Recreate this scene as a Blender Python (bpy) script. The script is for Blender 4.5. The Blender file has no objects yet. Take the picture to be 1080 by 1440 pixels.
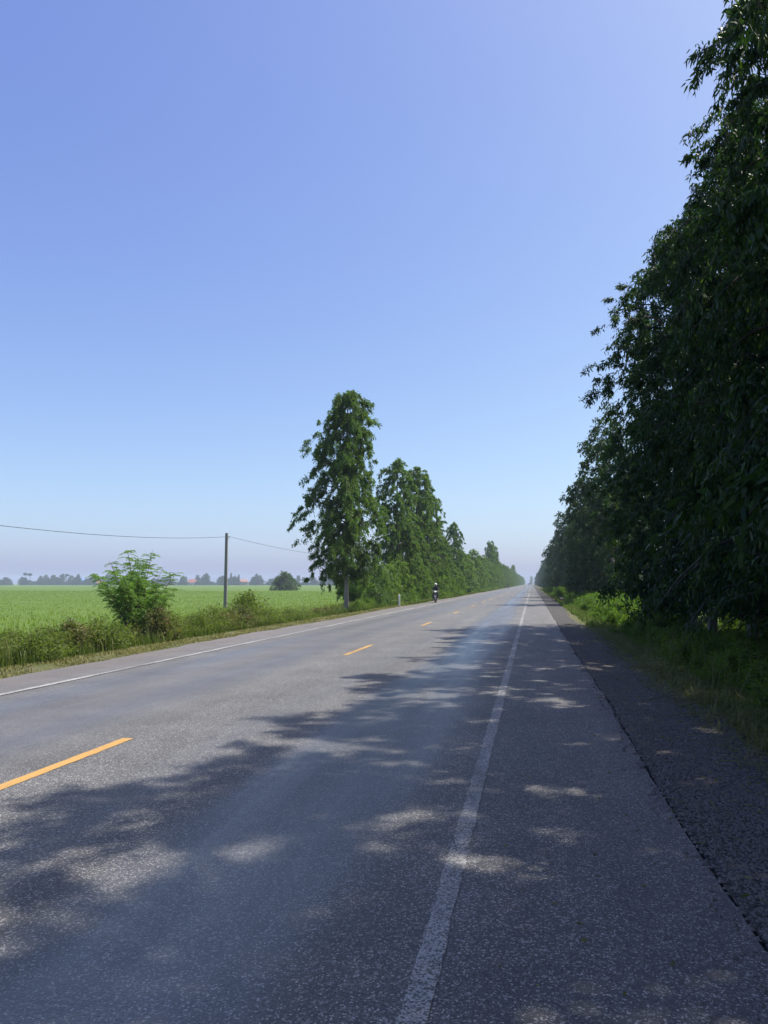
import bpy, math, random
import numpy as np
from mathutils import Vector, Matrix

scene = bpy.context.scene
COL = scene.collection
R = math.radians

# ------------------------------------------------------------------ camera
CAM_H = 1.57
cam_data = bpy.data.cameras.new('camera')
cam_data.sensor_fit = 'VERTICAL'
cam_data.sensor_height = 36.0
cam_data.lens = 27.0
cam_data.clip_start = 0.05
cam_data.clip_end = 20000
cam = bpy.data.objects.new('camera', cam_data)
COL.objects.link(cam)
cam.location = (0, 0, CAM_H)
cam.rotation_euler = (R(90 + 5.316), 0, R(10.855))
scene.camera = cam

# ------------------------------------------------------------------ world, sun, exposure
SUN_EL, SUN_AZ = 60.0, 68.0        # azimuth clockwise from +Y (the road), so the sun stands high over the right verge
world = bpy.data.worlds.new('World')
scene.world = world
world.use_nodes = True
wn, wl = world.node_tree.nodes, world.node_tree.links
wn.clear()
sky = wn.new('ShaderNodeTexSky')
sky.sky_type = 'NISHITA'
sky.sun_disc = False
sky.sun_elevation = R(SUN_EL)
sky.sun_rotation = R(SUN_AZ)
sky.air_density = 0.8
sky.dust_density = 2.0
sky.ozone_density = 4.0
bg = wn.new('ShaderNodeBackground')
bg.inputs['Strength'].default_value = 0.138
wo = wn.new('ShaderNodeOutputWorld')
wb = wn.new('ShaderNodeMix'); wb.data_type = 'RGBA'; wb.blend_type = 'MULTIPLY'      # white balance of the whole sky
wb.inputs[0].default_value = 1.0; wb.inputs[7].default_value = (0.94, 0.92, 1.82, 1)
sp = wn.new('ShaderNodeSeparateColor'); cb = wn.new('ShaderNodeCombineColor')          # the camera's softer response to strong blue
pw = wn.new('ShaderNodeMath'); pw.operation = 'POWER'; pw.inputs[1].default_value = 0.55
wl.new(sky.outputs[0], sp.inputs[0]); wl.new(sp.outputs[2], pw.inputs[0])
wl.new(sp.outputs[0], cb.inputs[0]); wl.new(sp.outputs[1], cb.inputs[1]); wl.new(pw.outputs[0], cb.inputs[2])
wl.new(cb.outputs[0], wb.inputs[6])
wl.new(wb.outputs[2], bg.inputs[0])
wl.new(bg.outputs[0], wo.inputs[0])

sun_data = bpy.data.lights.new('sun', 'SUN')
sun_data.energy = 4.2
sun_data.angle = R(0.53)
sun_data.color = (1.0, 0.95, 0.87)
sun = bpy.data.objects.new('sun', sun_data)
COL.objects.link(sun)
sun.rotation_euler = (0, R(90 - SUN_EL), R(90 - SUN_AZ))

scene.view_settings.view_transform = 'Standard'
scene.view_settings.look = 'None'
scene.view_settings.gamma = 1
scene.view_settings.use_curve_mapping = False
scene.view_settings.exposure = 0.75
scene.render.engine = 'CYCLES'
cy = scene.cycles
cy.max_bounces = 6
cy.diffuse_bounces = 3
cy.glossy_bounces = 2
cy.transmission_bounces = 4
cy.transparent_max_bounces = 8
cy.volume_bounces = 0
cy.caustics_reflective = False
cy.caustics_refractive = False
cy.use_denoising = True
cy.sample_clamp_indirect = 6

# ------------------------------------------------------------------ materials
def new_mat(name):
    m = bpy.data.materials.new(name)
    m.use_nodes = True
    m.node_tree.nodes.clear()
    return m

class NT:
    """small helper to wire shader nodes"""
    def __init__(self, m):
        self.n, self.l = m.node_tree.nodes, m.node_tree.links
    def node(self, t, props=None, **ins):
        nd = self.n.new(t)
        for k, v in (props or {}).items():
            setattr(nd, k, v)
        for k, v in ins.items():
            key = int(k[1:]) if k[0] == '_' and k[1:].isdigit() else k.replace('_', ' ')
            s = nd.inputs[key]
            if isinstance(v, bpy.types.NodeSocket):
                self.l.new(v, s)
            else:
                s.default_value = v
        return nd
    def math(self, op, a, b=0.0, c=None):
        d = {'_0': a, '_1': b}
        if c is not None: d['_2'] = c
        return self.node('ShaderNodeMath', {'operation': op}, **d).outputs[0]
    def mix(self, f, a, b, blend='MIX'):
        nd = self.n.new('ShaderNodeMix'); nd.data_type = 'RGBA'; nd.blend_type = blend
        for s, v in ((nd.inputs[0], f), (nd.inputs[6], a), (nd.inputs[7], b)):
            if isinstance(v, bpy.types.NodeSocket): self.l.new(v, s)
            else: s.default_value = v if s.type == 'VALUE' else (tuple(v) + (1,) if len(v) == 3 else v)
        return nd.outputs[2]
    def ramp(self, f, stops, interp='LINEAR'):
        nd = self.n.new('ShaderNodeValToRGB'); nd.color_ramp.interpolation = interp
        e = nd.color_ramp.elements
        while len(e) < len(stops): e.new(0.5)
        for el, (p, c) in zip(e, stops):
            el.position = p
            el.color = (c, c, c, 1) if not hasattr(c, '__len__') else tuple(c) + (1,)
        self.l.new(f, nd.inputs[0])
        return nd.outputs[0]
    def noise(self, vec, scale, detail=3, rough=0.55, out=0):
        return self.node('ShaderNodeTexNoise', None, Vector=vec, Scale=scale, Detail=detail, Roughness=rough).outputs[out]
    def pos(self):
        return self.node('ShaderNodeNewGeometry').outputs['Position']
    def obj(self):
        return self.node('ShaderNodeTexCoord').outputs['Object']
    def stretch(self, vec, s):
        return self.node('ShaderNodeMapping', None, Vector=vec, Scale=s).outputs[0]
    def xyz(self, vec):
        return self.node('ShaderNodeSeparateXYZ', None, Vector=vec).outputs
    def out(self, sh):
        o = self.n.new('ShaderNodeOutputMaterial'); self.l.new(sh, o.inputs[0])
    def principled(self, color, rough=0.7, normal=None, spec=0.5, metal=0.0):
        d = {'Base_Color': color if isinstance(color, bpy.types.NodeSocket) else tuple(color) + (1,), 'Roughness': rough, 'Metallic': metal}
        nd = self.node('ShaderNodeBsdfPrincipled', None, **d)
        nd.inputs['Specular IOR Level'].default_value = spec
        if normal is not None: self.l.new(normal, nd.inputs['Normal'])
        return nd.outputs[0]
    def bump(self, h, strength=0.5, dist=0.01):
        return self.node('ShaderNodeBump', None, Height=h, Strength=strength, Distance=dist).outputs[0]

def simple(name, col, rough=0.6, var=0.12, scale=6.0, metal=0.0, spec=0.5):
    m = new_mat(name); t = NT(m)
    n = t.noise(t.obj(), scale, 4)
    lo = tuple(c * (1 - var) for c in col); hi = tuple(min(1, c * (1 + var)) for c in col)
    c = t.mix(n, lo, hi)
    t.out(t.principled(c, rough, t.bump(n, 0.15, 0.01), spec, metal))
    return m

def leaf_mat(name, c_dark, c_mid, c_young, trans=0.35, rough=0.5, t_gain=(1.6, 1.9, 0.6), young_at=0.8, clump=0.9, spec=0.22):
    """leaf blade: a reflecting and a translucent side, each leaf its own tone, young twigs paler"""
    m = new_mat(name); t = NT(m)
    geo = t.node('ShaderNodeNewGeometry')
    rnd = geo.outputs['Random Per Island']
    orn = t.node('ShaderNodeObjectInfo').outputs['Random']
    cl = t.noise(t.obj(), clump, 2)
    f = t.math('ADD', t.math('MULTIPLY', rnd, 0.55), t.math('MULTIPLY', cl, 0.5))
    f = t.math('ADD', f, t.math('MULTIPLY', t.math('SUBTRACT', orn, 0.5), 0.16))
    c = t.ramp(f, [(0.12, c_dark), (0.55, c_mid), (young_at, c_mid), (min(1, young_at + 0.12), c_young)])
    p = t.principled(c, rough, None, spec)
    tc = t.mix(1.0, c, t_gain, 'MULTIPLY')
    tr = t.node('ShaderNodeBsdfTranslucent', None, Color=tc).outputs[0]
    mx = t.n.new('ShaderNodeMixShader'); mx.inputs[0].default_value = trans
    t.l.new(p, mx.inputs[1]); t.l.new(tr, mx.inputs[2])
    t.out(mx.outputs[0])
    return m

M = {}
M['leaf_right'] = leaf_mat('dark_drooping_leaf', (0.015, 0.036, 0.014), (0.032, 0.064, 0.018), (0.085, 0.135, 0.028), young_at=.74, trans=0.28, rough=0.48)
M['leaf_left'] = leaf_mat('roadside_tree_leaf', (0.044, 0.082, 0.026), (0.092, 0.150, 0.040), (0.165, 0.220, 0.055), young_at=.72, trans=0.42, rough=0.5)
M['leaf_far'] = leaf_mat('distant_leaf', (0.024, 0.045, 0.022), (0.042, 0.072, 0.030), (0.07, 0.10, 0.04), trans=0.2, rough=0.6, clump=0.3)
M['leaf_shrub'] = leaf_mat('hedge_leaf', (0.066, 0.096, 0.024), (0.138, 0.175, 0.040), (0.20, 0.205, 0.07), trans=0.42, young_at=0.74, clump=1.4)
M['leaf_shrub_brown'] = leaf_mat('brown_tipped_hedge_leaf', (0.065, 0.085, 0.028), (0.125, 0.150, 0.048), (0.22, 0.14, 0.09), trans=0.38, young_at=0.62, clump=1.2)
M['leaf_weed'] = leaf_mat('weed_leaf', (0.055, 0.105, 0.018), (0.105, 0.170, 0.030), (0.16, 0.22, 0.042), trans=0.46, clump=1.2)
M['leaf_young'] = leaf_mat('young_bright_leaf', (0.075, 0.125, 0.022), (0.130, 0.195, 0.034), (0.20, 0.26, 0.05), trans=0.45)
M['leaf_feather'] = leaf_mat('feathery_leaflet', (0.095, 0.165, 0.045), (0.145, 0.235, 0.062), (0.19, 0.29, 0.08), trans=0.5)
M['leaf_scrub'] = leaf_mat('grey_green_leaf', (0.065, 0.115, 0.045), (0.105, 0.165, 0.062), (0.14, 0.20, 0.08), trans=0.42)
M['leaf_bloom'] = leaf_mat('field_tree_leaf', (0.050, 0.085, 0.035), (0.085, 0.125, 0.050), (0.18, 0.12, 0.07), trans=0.35, young_at=0.7, clump=0.5)
M['grass'] = leaf_mat('green_grass_blade', (0.050, 0.080, 0.018), (0.095, 0.130, 0.030), (0.24, 0.21, 0.09), trans=0.35, young_at=0.78, clump=0.8)
M['dry_grass'] = leaf_mat('cut_straw_blade', (0.085, 0.095, 0.032), (0.20, 0.185, 0.075), (0.36, 0.30, 0.16), trans=0.25, young_at=0.7, clump=0.7)
M['rice'] = leaf_mat('rice_blade', (0.120, 0.195, 0.018), (0.165, 0.250, 0.026), (0.21, 0.295, 0.042), trans=0.5, t_gain=(1.5, 1.5, 0.5), clump=0.12)

def bark(name, a, b, scale=7):
    m = new_mat(name); t = NT(m)
    v = t.stretch(t.obj(), (1, 1, 0.22))
    n = t.noise(v, scale, 5, 0.65); n2 = t.noise(t.obj(), 1.1, 2)
    c = t.mix(t.ramp(n, [(0.35, 0.0), (0.65, 1.0)]), a, b)
    c = t.mix(t.ramp(n2, [(0.45, 0.0), (0.75, 0.6)]), c, tuple(x * 0.55 for x in a))
    t.out(t.principled(c, 0.85, t.bump(n, 0.6, 0.02)))
    return m
M['bark_pale'] = bark('pale_bark', (0.20, 0.17, 0.14), (0.42, 0.38, 0.33))
M['bark_dark'] = bark('brown_bark', (0.045, 0.036, 0.027), (0.11, 0.088, 0.066))
M['bark_grey'] = bark('grey_bark', (0.12, 0.105, 0.09), (0.27, 0.25, 0.225))
M['twig'] = simple('twig', (0.10, 0.075, 0.05), 0.8)

# asphalt: chip seal. Stones differ in tone, wheel tracks are flushed with bitumen and smoother.
def asphalt_mat():
    m = new_mat('chip_seal_asphalt'); t = NT(m)
    P = t.pos(); x, y, z = t.xyz(P)
    wob = t.math('MULTIPLY', t.math('SUBTRACT', t.noise(t.stretch(P, (0.5, 0.08, 1)), 1.0, 3), 0.5), 0.9)
    xs = t.math('ADD', x, wob)
    u = t.math('DIVIDE', t.math('ADD', xs, 9.0), 10.0)      # -9..1 m -> 0..1
    def at(v): return (v + 9.0) / 10.0
    track = t.ramp(u, [(at(-7.3), 0.15), (at(-6.6), 0.65), (at(-5.9), 0.35), (at(-5.1), 0.6), (at(-4.3), 0.10),
                       (at(-3.6), 0.10), (at(-2.9), 0.35), (at(-2.5), 0.12), (at(-1.8), 0.95), (at(-1.2), 0.75), (at(-0.6), 0.12), (at(0.4), 0.05)], 'EASE')
    streak = t.noise(t.stretch(P, (1.6, 0.10, 1)), 1.0, 5, 0.6)
    patch = t.noise(P, 0.9, 5, 0.6)
    track = t.math('MULTIPLY', track, t.ramp(streak, [(0.25, 0.45), (0.7, 1.15)]))
    vo = t.node('ShaderNodeTexVoronoi', None, Vector=P, Scale=135.0, Randomness=1.0)
    vo2 = t.node('ShaderNodeTexVoronoi', None, Vector=P, Scale=72.0, Randomness=1.0)
    cell = t.xyz(vo.outputs['Color'])[0]
    cell2 = t.xyz(vo2.outputs['Color'])[1]
    left = t.ramp(u, [(at(-5.0), 1.0), (at(-3.7), 0.0)])     # the left lane was sealed later, with finer chips
    c = t.ramp(cell, [(0.0, (0.050, 0.049, 0.049)), (0.55, (0.086, 0.084, 0.083)), (0.88, (0.140, 0.137, 0.133)), (0.96, (0.42, 0.40, 0.375))])
    big = t.ramp(cell2, [(0.90, 0.0), (0.93, 1.0)])
    # where the chips have worn off only the dark binder is left; elsewhere they lie thick
    bare = t.ramp(t.noise(P, 3.4, 5, 0.7), [(0.36, 0.15), (0.62, 1.0)])
    pits = t.ramp(t.noise(P, 17.0, 3, 0.6), [(0.30, 0.55), (0.46, 1.0)])
    c = t.mix(t.math('MULTIPLY', t.math('MULTIPLY', big, 0.6), bare), c, (0.38, 0.365, 0.34))
    c = t.mix(1.0, c, t.mix(pits, (0.55, 0.55, 0.56), (1.04, 1.04, 1.04)), 'MULTIPLY')
    fine = t.ramp(cell, [(0.0, (0.086, 0.084, 0.084)), (0.7, (0.125, 0.122, 0.12)), (0.95, (0.21, 0.205, 0.20))])
    c = t.mix(t.math('MULTIPLY', left, 0.85), c, fine)
    bit = t.mix(t.ramp(cell, [(0.75, 0.0), (0.95, 1.0)]), (0.070, 0.071, 0.074), (0.17, 0.168, 0.165))
    c = t.mix(t.math('MULTIPLY', track, 0.8), c, bit)
    c = t.mix(1.0, c, t.ramp(patch, [(0.2, 0.72), (0.8, 1.22)]), 'MULTIPLY')
    c = t.mix(1.0, c, t.ramp(streak, [(0.2, 0.78), (0.8, 1.18)]), 'MULTIPLY')
    # brownish dust on both outer shoulders
    dustl = t.ramp(u, [(at(-8.6), 0.75), (at(-7.4), 0.12), (at(-6.9), 0.0)])
    dustr = t.ramp(u, [(at(0.0), 0.0), (at(0.95), 0.30)])
    dn = t.ramp(t.noise(P, 1.7, 5, 0.7), [(0.35, 0.35), (0.65, 1.0)])
    c = t.mix(t.math('MULTIPLY', t.math('ADD', dustl, dustr), dn), c, (0.155, 0.125, 0.108))
    # old tar drips
    tar = t.ramp(t.noise(t.stretch(P, (2.2, 1.4, 1)), 1.7, 2), [(0.735, 0.0), (0.76, 0.55)])
    c = t.mix(tar, c, (0.035, 0.035, 0.037))
    rough = t.math('SUBTRACT', 0.74, t.math('MULTIPLY', track, 0.50))
    h = t.math('ADD', t.math('MULTIPLY', vo.outputs['Distance'], -0.9), t.math('MULTIPLY', cell, 0.55))
    st = t.math('SUBTRACT', 0.75, t.math('MULTIPLY', track, 0.5))
    bp = t.node('ShaderNodeBump', None, Height=h, Strength=st, Distance=0.005).outputs[0]
    t.out(t.principled(c, rough, bp, 0.5))
    return m
M['asphalt'] = asphalt_mat()

def shoulder_mat():
    m = new_mat('loose_chip_shoulder'); t = NT(m)
    P = t.pos()
    vo = t.node('ShaderNodeTexVoronoi', None, Vector=P, Scale=42.0, Randomness=1.0)
    cell = t.xyz(vo.outputs['Color'])[0]
    c = t.ramp(cell, [(0.0, (0.032, 0.031, 0.031)), (0.6, (0.066, 0.063, 0.062)), (0.95, (0.17, 0.16, 0.15))])
    n = t.noise(P, 1.3, 5, 0.65)
    c = t.mix(t.ramp(n, [(0.42, 0.0), (0.7, 0.8)]), c, (0.100, 0.086, 0.076))
    h = t.math('ADD', t.math('MULTIPLY', vo.outputs['Distance'], -1.1), t.math('MULTIPLY', cell, 0.7))
    lump = t.noise(P, 9.0, 4, 0.6)
    h = t.math('ADD', h, t.math('MULTIPLY', lump, 2.2))
    c = t.mix(1.0, c, t.ramp(lump, [(0.3, 0.7), (0.7, 1.2)]), 'MULTIPLY')
    t.out(t.principled(c, 0.85, t.bump(h, 1.0, 0.018), 0.3))
    return m
M['shoulder'] = shoulder_mat()

def paint_mat(name, col, wear_lo, wear_hi, under=(0.085, 0.083, 0.082), dirt=0.25):
    m = new_mat(name); t = NT(m)
    P = t.pos()
    n = t.noise(P, 55, 4, 0.7); big = t.noise(t.stretch(P, (1.5, 0.5, 1)), 1.4, 4, 0.6)
    vo = t.node('ShaderNodeTexVoronoi', None, Vector=P, Scale=120.0)
    cell = t.xyz(vo.outputs['Color'])[0]
    w = t.math('ADD', t.math('MULTIPLY', n, 0.36), t.math('MULTIPLY', big, 0.42))
    w = t.math('ADD', w, t.math('MULTIPLY', cell, 0.22))
    f = t.ramp(w, [(wear_lo, 1.0), (wear_hi, 0.0)])
    pc = t.mix(t.math('MULTIPLY', t.noise(P, 3.0, 5, 0.7), dirt * 2), col, tuple(c * 0.55 for c in col))
    uc = t.ramp(cell, [(0.0, tuple(c * 0.6 for c in under)), (0.9, tuple(c * 1.7 for c in under))])
    c = t.mix(f, pc, uc)
    h = t.math('ADD', t.math('MULTIPLY', vo.outputs['Distance'], -0.8), t.math('MULTIPLY', cell, 0.5))
    t.out(t.principled(c, 0.65, t.bump(h, 0.5, 0.004)))
    return m
M['white_line'] = paint_mat('worn_white_paint', (0.40, 0.39, 0.365), 0.45, 0.585)
M['white_line_far'] = paint_mat('white_paint', (0.48, 0.475, 0.46), 0.42, 0.56)
M['yellow_line'] = paint_mat('yellow_paint', (0.50, 0.285, 0.075), 0.36, 0.47, dirt=0.15)

def terrain_mat():
    m = new_mat('verge_earth'); t = NT(m)
    P = t.pos(); x, y, z = t.xyz(P)
    n = t.noise(P, 1.1, 6, 0.65); f = t.noise(P, 26, 4, 0.7); big = t.noise(P, 0.02, 4)
    soil = t.mix(f, (0.085, 0.068, 0.045), (0.20, 0.165, 0.105))
    gr = t.mix(f, (0.050, 0.072, 0.020), (0.115, 0.125, 0.042))
    c = t.mix(t.ramp(n, [(0.35, 0.0), (0.6, 1.0)]), soil, gr)
    field = t.mix(big, (0.085, 0.150, 0.024), (0.125, 0.200, 0.034))
    ax = t.math('ABSOLUTE', t.math('ADD', x, 3.5))
    far = t.ramp(t.math('DIVIDE', ax, 40.0), [(0.30, 0.0), (0.45, 1.0)])
    c = t.mix(far, c, field)
    t.out(t.principled(c, 0.9, t.bump(f, 0.7, 0.03), 0.2))
    return m
M['earth'] = terrain_mat()

def field_mat():
    m = new_mat('rice_sward'); t = NT(m)
    P = t.pos()
    rows = t.noise(t.stretch(P, (1.0, 0.25, 1)), 2.2, 5, 0.7)
    big = t.noise(P, 0.018, 4, 0.6); mid = t.noise(t.stretch(P, (0.4, 1.0, 1)), 0.16, 3)
    c = t.mix(big, (0.080, 0.135, 0.012), (0.122, 0.182, 0.018))
    c = t.mix(t.ramp(rows, [(0.3, 0.45), (0.75, 0.0)]), c, (0.045, 0.095, 0.014))
    c = t.mix(t.ramp(mid, [(0.55, 0.0), (0.8, 0.45)]), c, (0.17, 0.235, 0.045))
    t.out(t.principled(c, 0.8, t.bump(rows, 0.8, 0.25), 0.25))
    return m
M['rice_field'] = field_mat()

M['concrete'] = simple('weathered_concrete', (0.20, 0.19, 0.175), 0.85, 0.25, 5)
M['marker_white'] = simple('white_painted_concrete', (0.66, 0.65, 0.62), 0.7, 0.12, 9)
M['marker_red'] = simple('red_painted_concrete', (0.40, 0.07, 0.045), 0.7, 0.2, 9)
M['cable'] = simple('black_cable', (0.03, 0.03, 0.032), 0.5)
M['porcelain'] = simple('brown_porcelain', (0.12, 0.055, 0.03), 0.25)
M['steel'] = simple('galvanised_steel', (0.35, 0.36, 0.37), 0.45, 0.1, 8, metal=0.8)
M['rubber'] = simple('tyre_rubber', (0.022, 0.022, 0.023), 0.8)
M['bike_white'] = simple('white_enamel', (0.74, 0.74, 0.73), 0.25, 0.03)
M['bike_dark'] = simple('dark_plastic', (0.025, 0.026, 0.03), 0.4)
M['vinyl'] = simple('black_vinyl', (0.02, 0.02, 0.02), 0.5)
M['lamp_glass'] = simple('lamp_glass', (0.75, 0.76, 0.78), 0.08, 0.03)
M['jacket_black'] = simple('black_jacket_cloth', (0.016, 0.017, 0.021), 0.85, 0.2, 14)
M['trouser_dark'] = simple('dark_trouser_cloth', (0.022, 0.024, 0.032), 0.9, 0.2, 14)
M['shirt_olive'] = simple('olive_shirt_cloth', (0.11, 0.12, 0.035), 0.9, 0.2, 14)
M['helmet_white'] = simple('white_helmet_shell', (0.72, 0.72, 0.71), 0.25, 0.03)
M['helmet_dark'] = simple('dark_helmet_shell', (0.03, 0.03, 0.035), 0.3, 0.03)
M['visor'] = simple('smoked_visor', (0.02, 0.022, 0.025), 0.12)
M['skin'] = simple('skin', (0.30, 0.17, 0.105), 0.55)
M['shoe'] = simple('pale_shoe', (0.50, 0.48, 0.45), 0.7)
M['wall_white'] = simple('whitewashed_wall', (0.62, 0.62, 0.60), 0.85, 0.1, 0.8)
M['wall_cream'] = simple('cream_wall', (0.48, 0.42, 0.33), 0.85, 0.1, 0.8)
M['wall_blue'] = simple('blue_painted_boards', (0.14, 0.24, 0.45), 0.7, 0.12, 0.8)
M['roof_blue'] = simple('blue_roof_sheet', (0.16, 0.27, 0.48), 0.5, 0.1, 0.8)
M['roof_red'] = simple('red_roof_tile', (0.30, 0.10, 0.07), 0.8, 0.15, 0.8)
M['roof_orange'] = simple('orange_roof_tile', (0.34, 0.16, 0.11), 0.8, 0.15, 0.8)
M['roof_grey'] = simple('grey_roof_sheet', (0.22, 0.25, 0.30), 0.5, 0.15, 0.8)
M['dark_open'] = simple('dark_window', (0.03, 0.035, 0.045), 0.2)
M['gravel'] = simple('gravel_stone', (0.135, 0.118, 0.105), 0.85, 0.45, 30)

# ------------------------------------------------------------------ mesh helpers
class MB:
    """collects vertices and polygons, then becomes one mesh"""
    def __init__(self):
        self.v, self.p, self.n, self.mi, self.cur = [], [], 0, [], 0
    def add(self, V, *polys):
        V = np.asarray(V, dtype=np.float64).reshape(-1, 3)
        for F in polys:
            F = np.asarray(F, dtype=np.int64)
            if F.size: self.p.append(F + self.n); self.mi.append(np.full(len(F), self.cur))
        self.v.append(V); self.n += len(V)
        return self
    def mesh(self, name, mat, smooth=False):
        V = np.concatenate(self.v)
        me = bpy.data.meshes.new(name)
        me.vertices.add(len(V)); me.vertices.foreach_set('co', V.astype(np.float32).ravel())
        idx = np.concatenate([F.ravel() for F in self.p])
        tot = np.concatenate([np.full(len(F), F.shape[1]) for F in self.p])
        st = np.concatenate([[0], np.cumsum(tot)[:-1]])
        me.loops.add(len(idx)); me.loops.foreach_set('vertex_index', idx.astype(np.int32))
        me.polygons.add(len(tot)); me.polygons.foreach_set('loop_start', st.astype(np.int32))
        me.polygons.foreach_set('use_smooth', np.full(len(tot), smooth))
        for q in (mat if isinstance(mat, (list, tuple)) else [mat]): me.materials.append(q)
        me.polygons.foreach_set('material_index', np.concatenate(self.mi).astype(np.int32))
        me.update(calc_edges=True)
        return me
    # --- primitive shapes
    def box(self, c, s, rz=0.0, taper=1.0):
        cx, cy_, cz = c; sx, sy, sz = (k / 2 for k in s)
        V = np.array([[a * sx * (taper if d > 0 else 1), b * sy * (taper if d > 0 else 1), d * sz] for d in (-1, 1) for b in (-1, 1) for a in (-1, 1)])
        if rz:
            ca, sa = math.cos(rz), math.sin(rz)
            V[:, :2] = V[:, :2] @ np.array([[ca, sa], [-sa, ca]])
        return self.add(V + np.array(c), [[0, 2, 3, 1], [4, 5, 7, 6], [0, 1, 5, 4], [2, 6, 7, 3], [0, 4, 6, 2], [1, 3, 7, 5]])
    def tube(self, pts, rad, sides=6, cap=True):
        pts = np.asarray(pts, float); k = len(pts)
        rad = np.broadcast_to(np.asarray(rad, float), (k,))
        T = np.gradient(pts, axis=0); T /= np.linalg.norm(T, axis=1, keepdims=True) + 1e-9
        ref = np.array([0, 0, 1.0]) if abs(T[:, 2]).mean() < 0.8 else np.array([1.0, 0, 0])
        A = np.cross(T, ref); A /= np.linalg.norm(A, axis=1, keepdims=True) + 1e-9
        B = np.cross(T, A)
        th = np.arange(sides) * 2 * np.pi / sides
        ring = pts[:, None] + rad[:, None, None] * (np.cos(th)[None, :, None] * A[:, None] + np.sin(th)[None, :, None] * B[:, None])
        V = ring.reshape(-1, 3)
        i = np.arange(k - 1)[:, None] * sides; j = np.arange(sides)[None]; j2 = (j + 1) % sides
        F = np.stack([i + j, i + j2, i + sides + j2, i + sides + j], -1).reshape(-1, 4)
        if not cap: return self.add(V, F)
        return self.add(V, F, [list(range(sides))[::-1]], [[(k - 1) * sides + q for q in range(sides)]])
    def lathe(self, prof, sides=16, axis='z', c=(0, 0, 0)):
        prof = np.asarray(prof, float); k = len(prof)
        th = np.arange(sides) * 2 * np.pi / sides
        V = np.zeros((k, sides, 3))
        V[:, :, 0] = prof[:, 0:1] * np.cos(th); V[:, :, 1] = prof[:, 0:1] * np.sin(th); V[:, :, 2] = prof[:, 1:2]
        if axis == 'x': V = V[..., [2, 0, 1]]
        V = V.reshape(-1, 3) + np.array(c)
        i = np.arange(k - 1)[:, None] * sides; j = np.arange(sides)[None]; j2 = (j + 1) % sides
        F = np.stack([i + j, i + j2, i + sides + j2, i + sides + j], -1).reshape(-1, 4)
        return self.add(V, F)
    def ball(self, c, r, sides=12, rings=8):
        r = np.broadcast_to(np.asarray(r, float), (3,))
        ph = np.linspace(0.02, np.pi - 0.02, rings)
        th = np.arange(sides) * 2 * np.pi / sides
        V = np.stack([np.sin(ph)[:, None] * np.cos(th), np.sin(ph)[:, None] * np.sin(th), np.cos(ph)[:, None] * np.ones(sides)], -1)
        V = V.reshape(-1, 3) * r + np.array(c)
        i = np.arange(rings - 1)[:, None] * sides; j = np.arange(sides)[None]; j2 = (j + 1) % sides
        F = np.stack([i + j, i + sides + j, i + sides + j2, i + j2], -1).reshape(-1, 4)
        return self.add(V, F, [list(range(sides))], [[(rings - 1) * sides + q for q in range(sides)][::-1]])
    # --- many leaves or blades at once
    def leaves(self, P, D, L, W, rng, six=False, droop=0.15):
        n = len(P)
        D = D / (np.linalg.norm(D, axis=1, keepdims=True) + 1e-9)
        S = np.cross(D, rng.normal(size=(n, 3))); S /= np.linalg.norm(S, axis=1, keepdims=True) + 1e-9
        N = np.cross(S, D)
        L = np.broadcast_to(L, (n,))[:, None]; W = np.broadcast_to(W, (n,))[:, None]
        g = np.array([0, 0, -1.0])
        if six:
            V = np.stack([P, P + D * L * .3 - S * W * .5 + N * W * .12, P + D * L * .3 + S * W * .5 + N * W * .12,
                          P + D * L * .68 - S * W * .38 + g * L * droop * .4, P + D * L * .68 + S * W * .38 + g * L * droop * .4,
                          P + D * L + g * L * droop], 1)
            b = np.arange(n)[:, None] * 6
            return self.add(V.reshape(-1, 3), np.concatenate([b + np.array([[0, 2, 1]]), b + np.array([[3, 4, 5]])]), b + np.array([[1, 2, 4, 3]]))
        V = np.stack([P, P + D * L * .42 + S * W * .5, P + D * L + g * L * droop, P + D * L * .42 - S * W * .5], 1)
        return self.add(V.reshape(-1, 3), np.arange(n)[:, None] * 4 + np.arange(4)[None])
    def blades(self, P, L, W, rng, lean=0.35):
        n = len(P)
        a = rng.uniform(0, 2 * np.pi, n); le = np.abs(rng.normal(0, lean, n))
        dirh = np.stack([np.cos(a), np.sin(a), np.zeros(n)], 1); S = np.stack([-np.sin(a), np.cos(a), np.zeros(n)], 1)
        L = np.broadcast_to(L, (n,))[:, None]; W = np.broadcast_to(W, (n,))[:, None]; le = le[:, None]
        up = np.array([0, 0, 1.0])
        m = P + up * L * .55 + dirh * L * le * .35
        tip = P + up * L * (1 - .35 * np.minimum(le, 1.5)) + dirh * L * le * 1.1
        V = np.stack([P - S * W * .5, P + S * W * .5, m + S * W * .38, m - S * W * .38, tip], 1)
        b = np.arange(n)[:, None] * 5
        return self.add(V.reshape(-1, 3), b + np.array([[0, 1, 2, 3]]), b + np.array([[3, 2, 4]]))

def link(name, me, parent=None, loc=None, kind=None):
    o = bpy.data.objects.new(name, me)
    COL.objects.link(o)
    if parent is not None: o.parent = parent
    if loc is not None: o.location = loc
    if kind: o['kind'] = kind
    return o
def build(mb, name, mat, parent=None, smooth=False, kind=None, loc=None):
    return link(name, mb.mesh(name, mat, smooth), parent, loc, kind)
def tag(o, label, cat, group=None):
    o['label'] = label; o['category'] = cat
    if group: o['group'] = group
    return o
def thing(name, label, cat, loc=(0, 0, 0), rz=0.0, group=None, scale=1.0):
    o = bpy.data.objects.new(name, None); COL.objects.link(o)
    o.empty_display_size = 0.3
    o.location = loc; o.rotation_euler = (0, 0, rz)
    o.scale = (scale,) * 3 if not hasattr(scale, '__len__') else scale
    return tag(o, label, cat, group)

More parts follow.
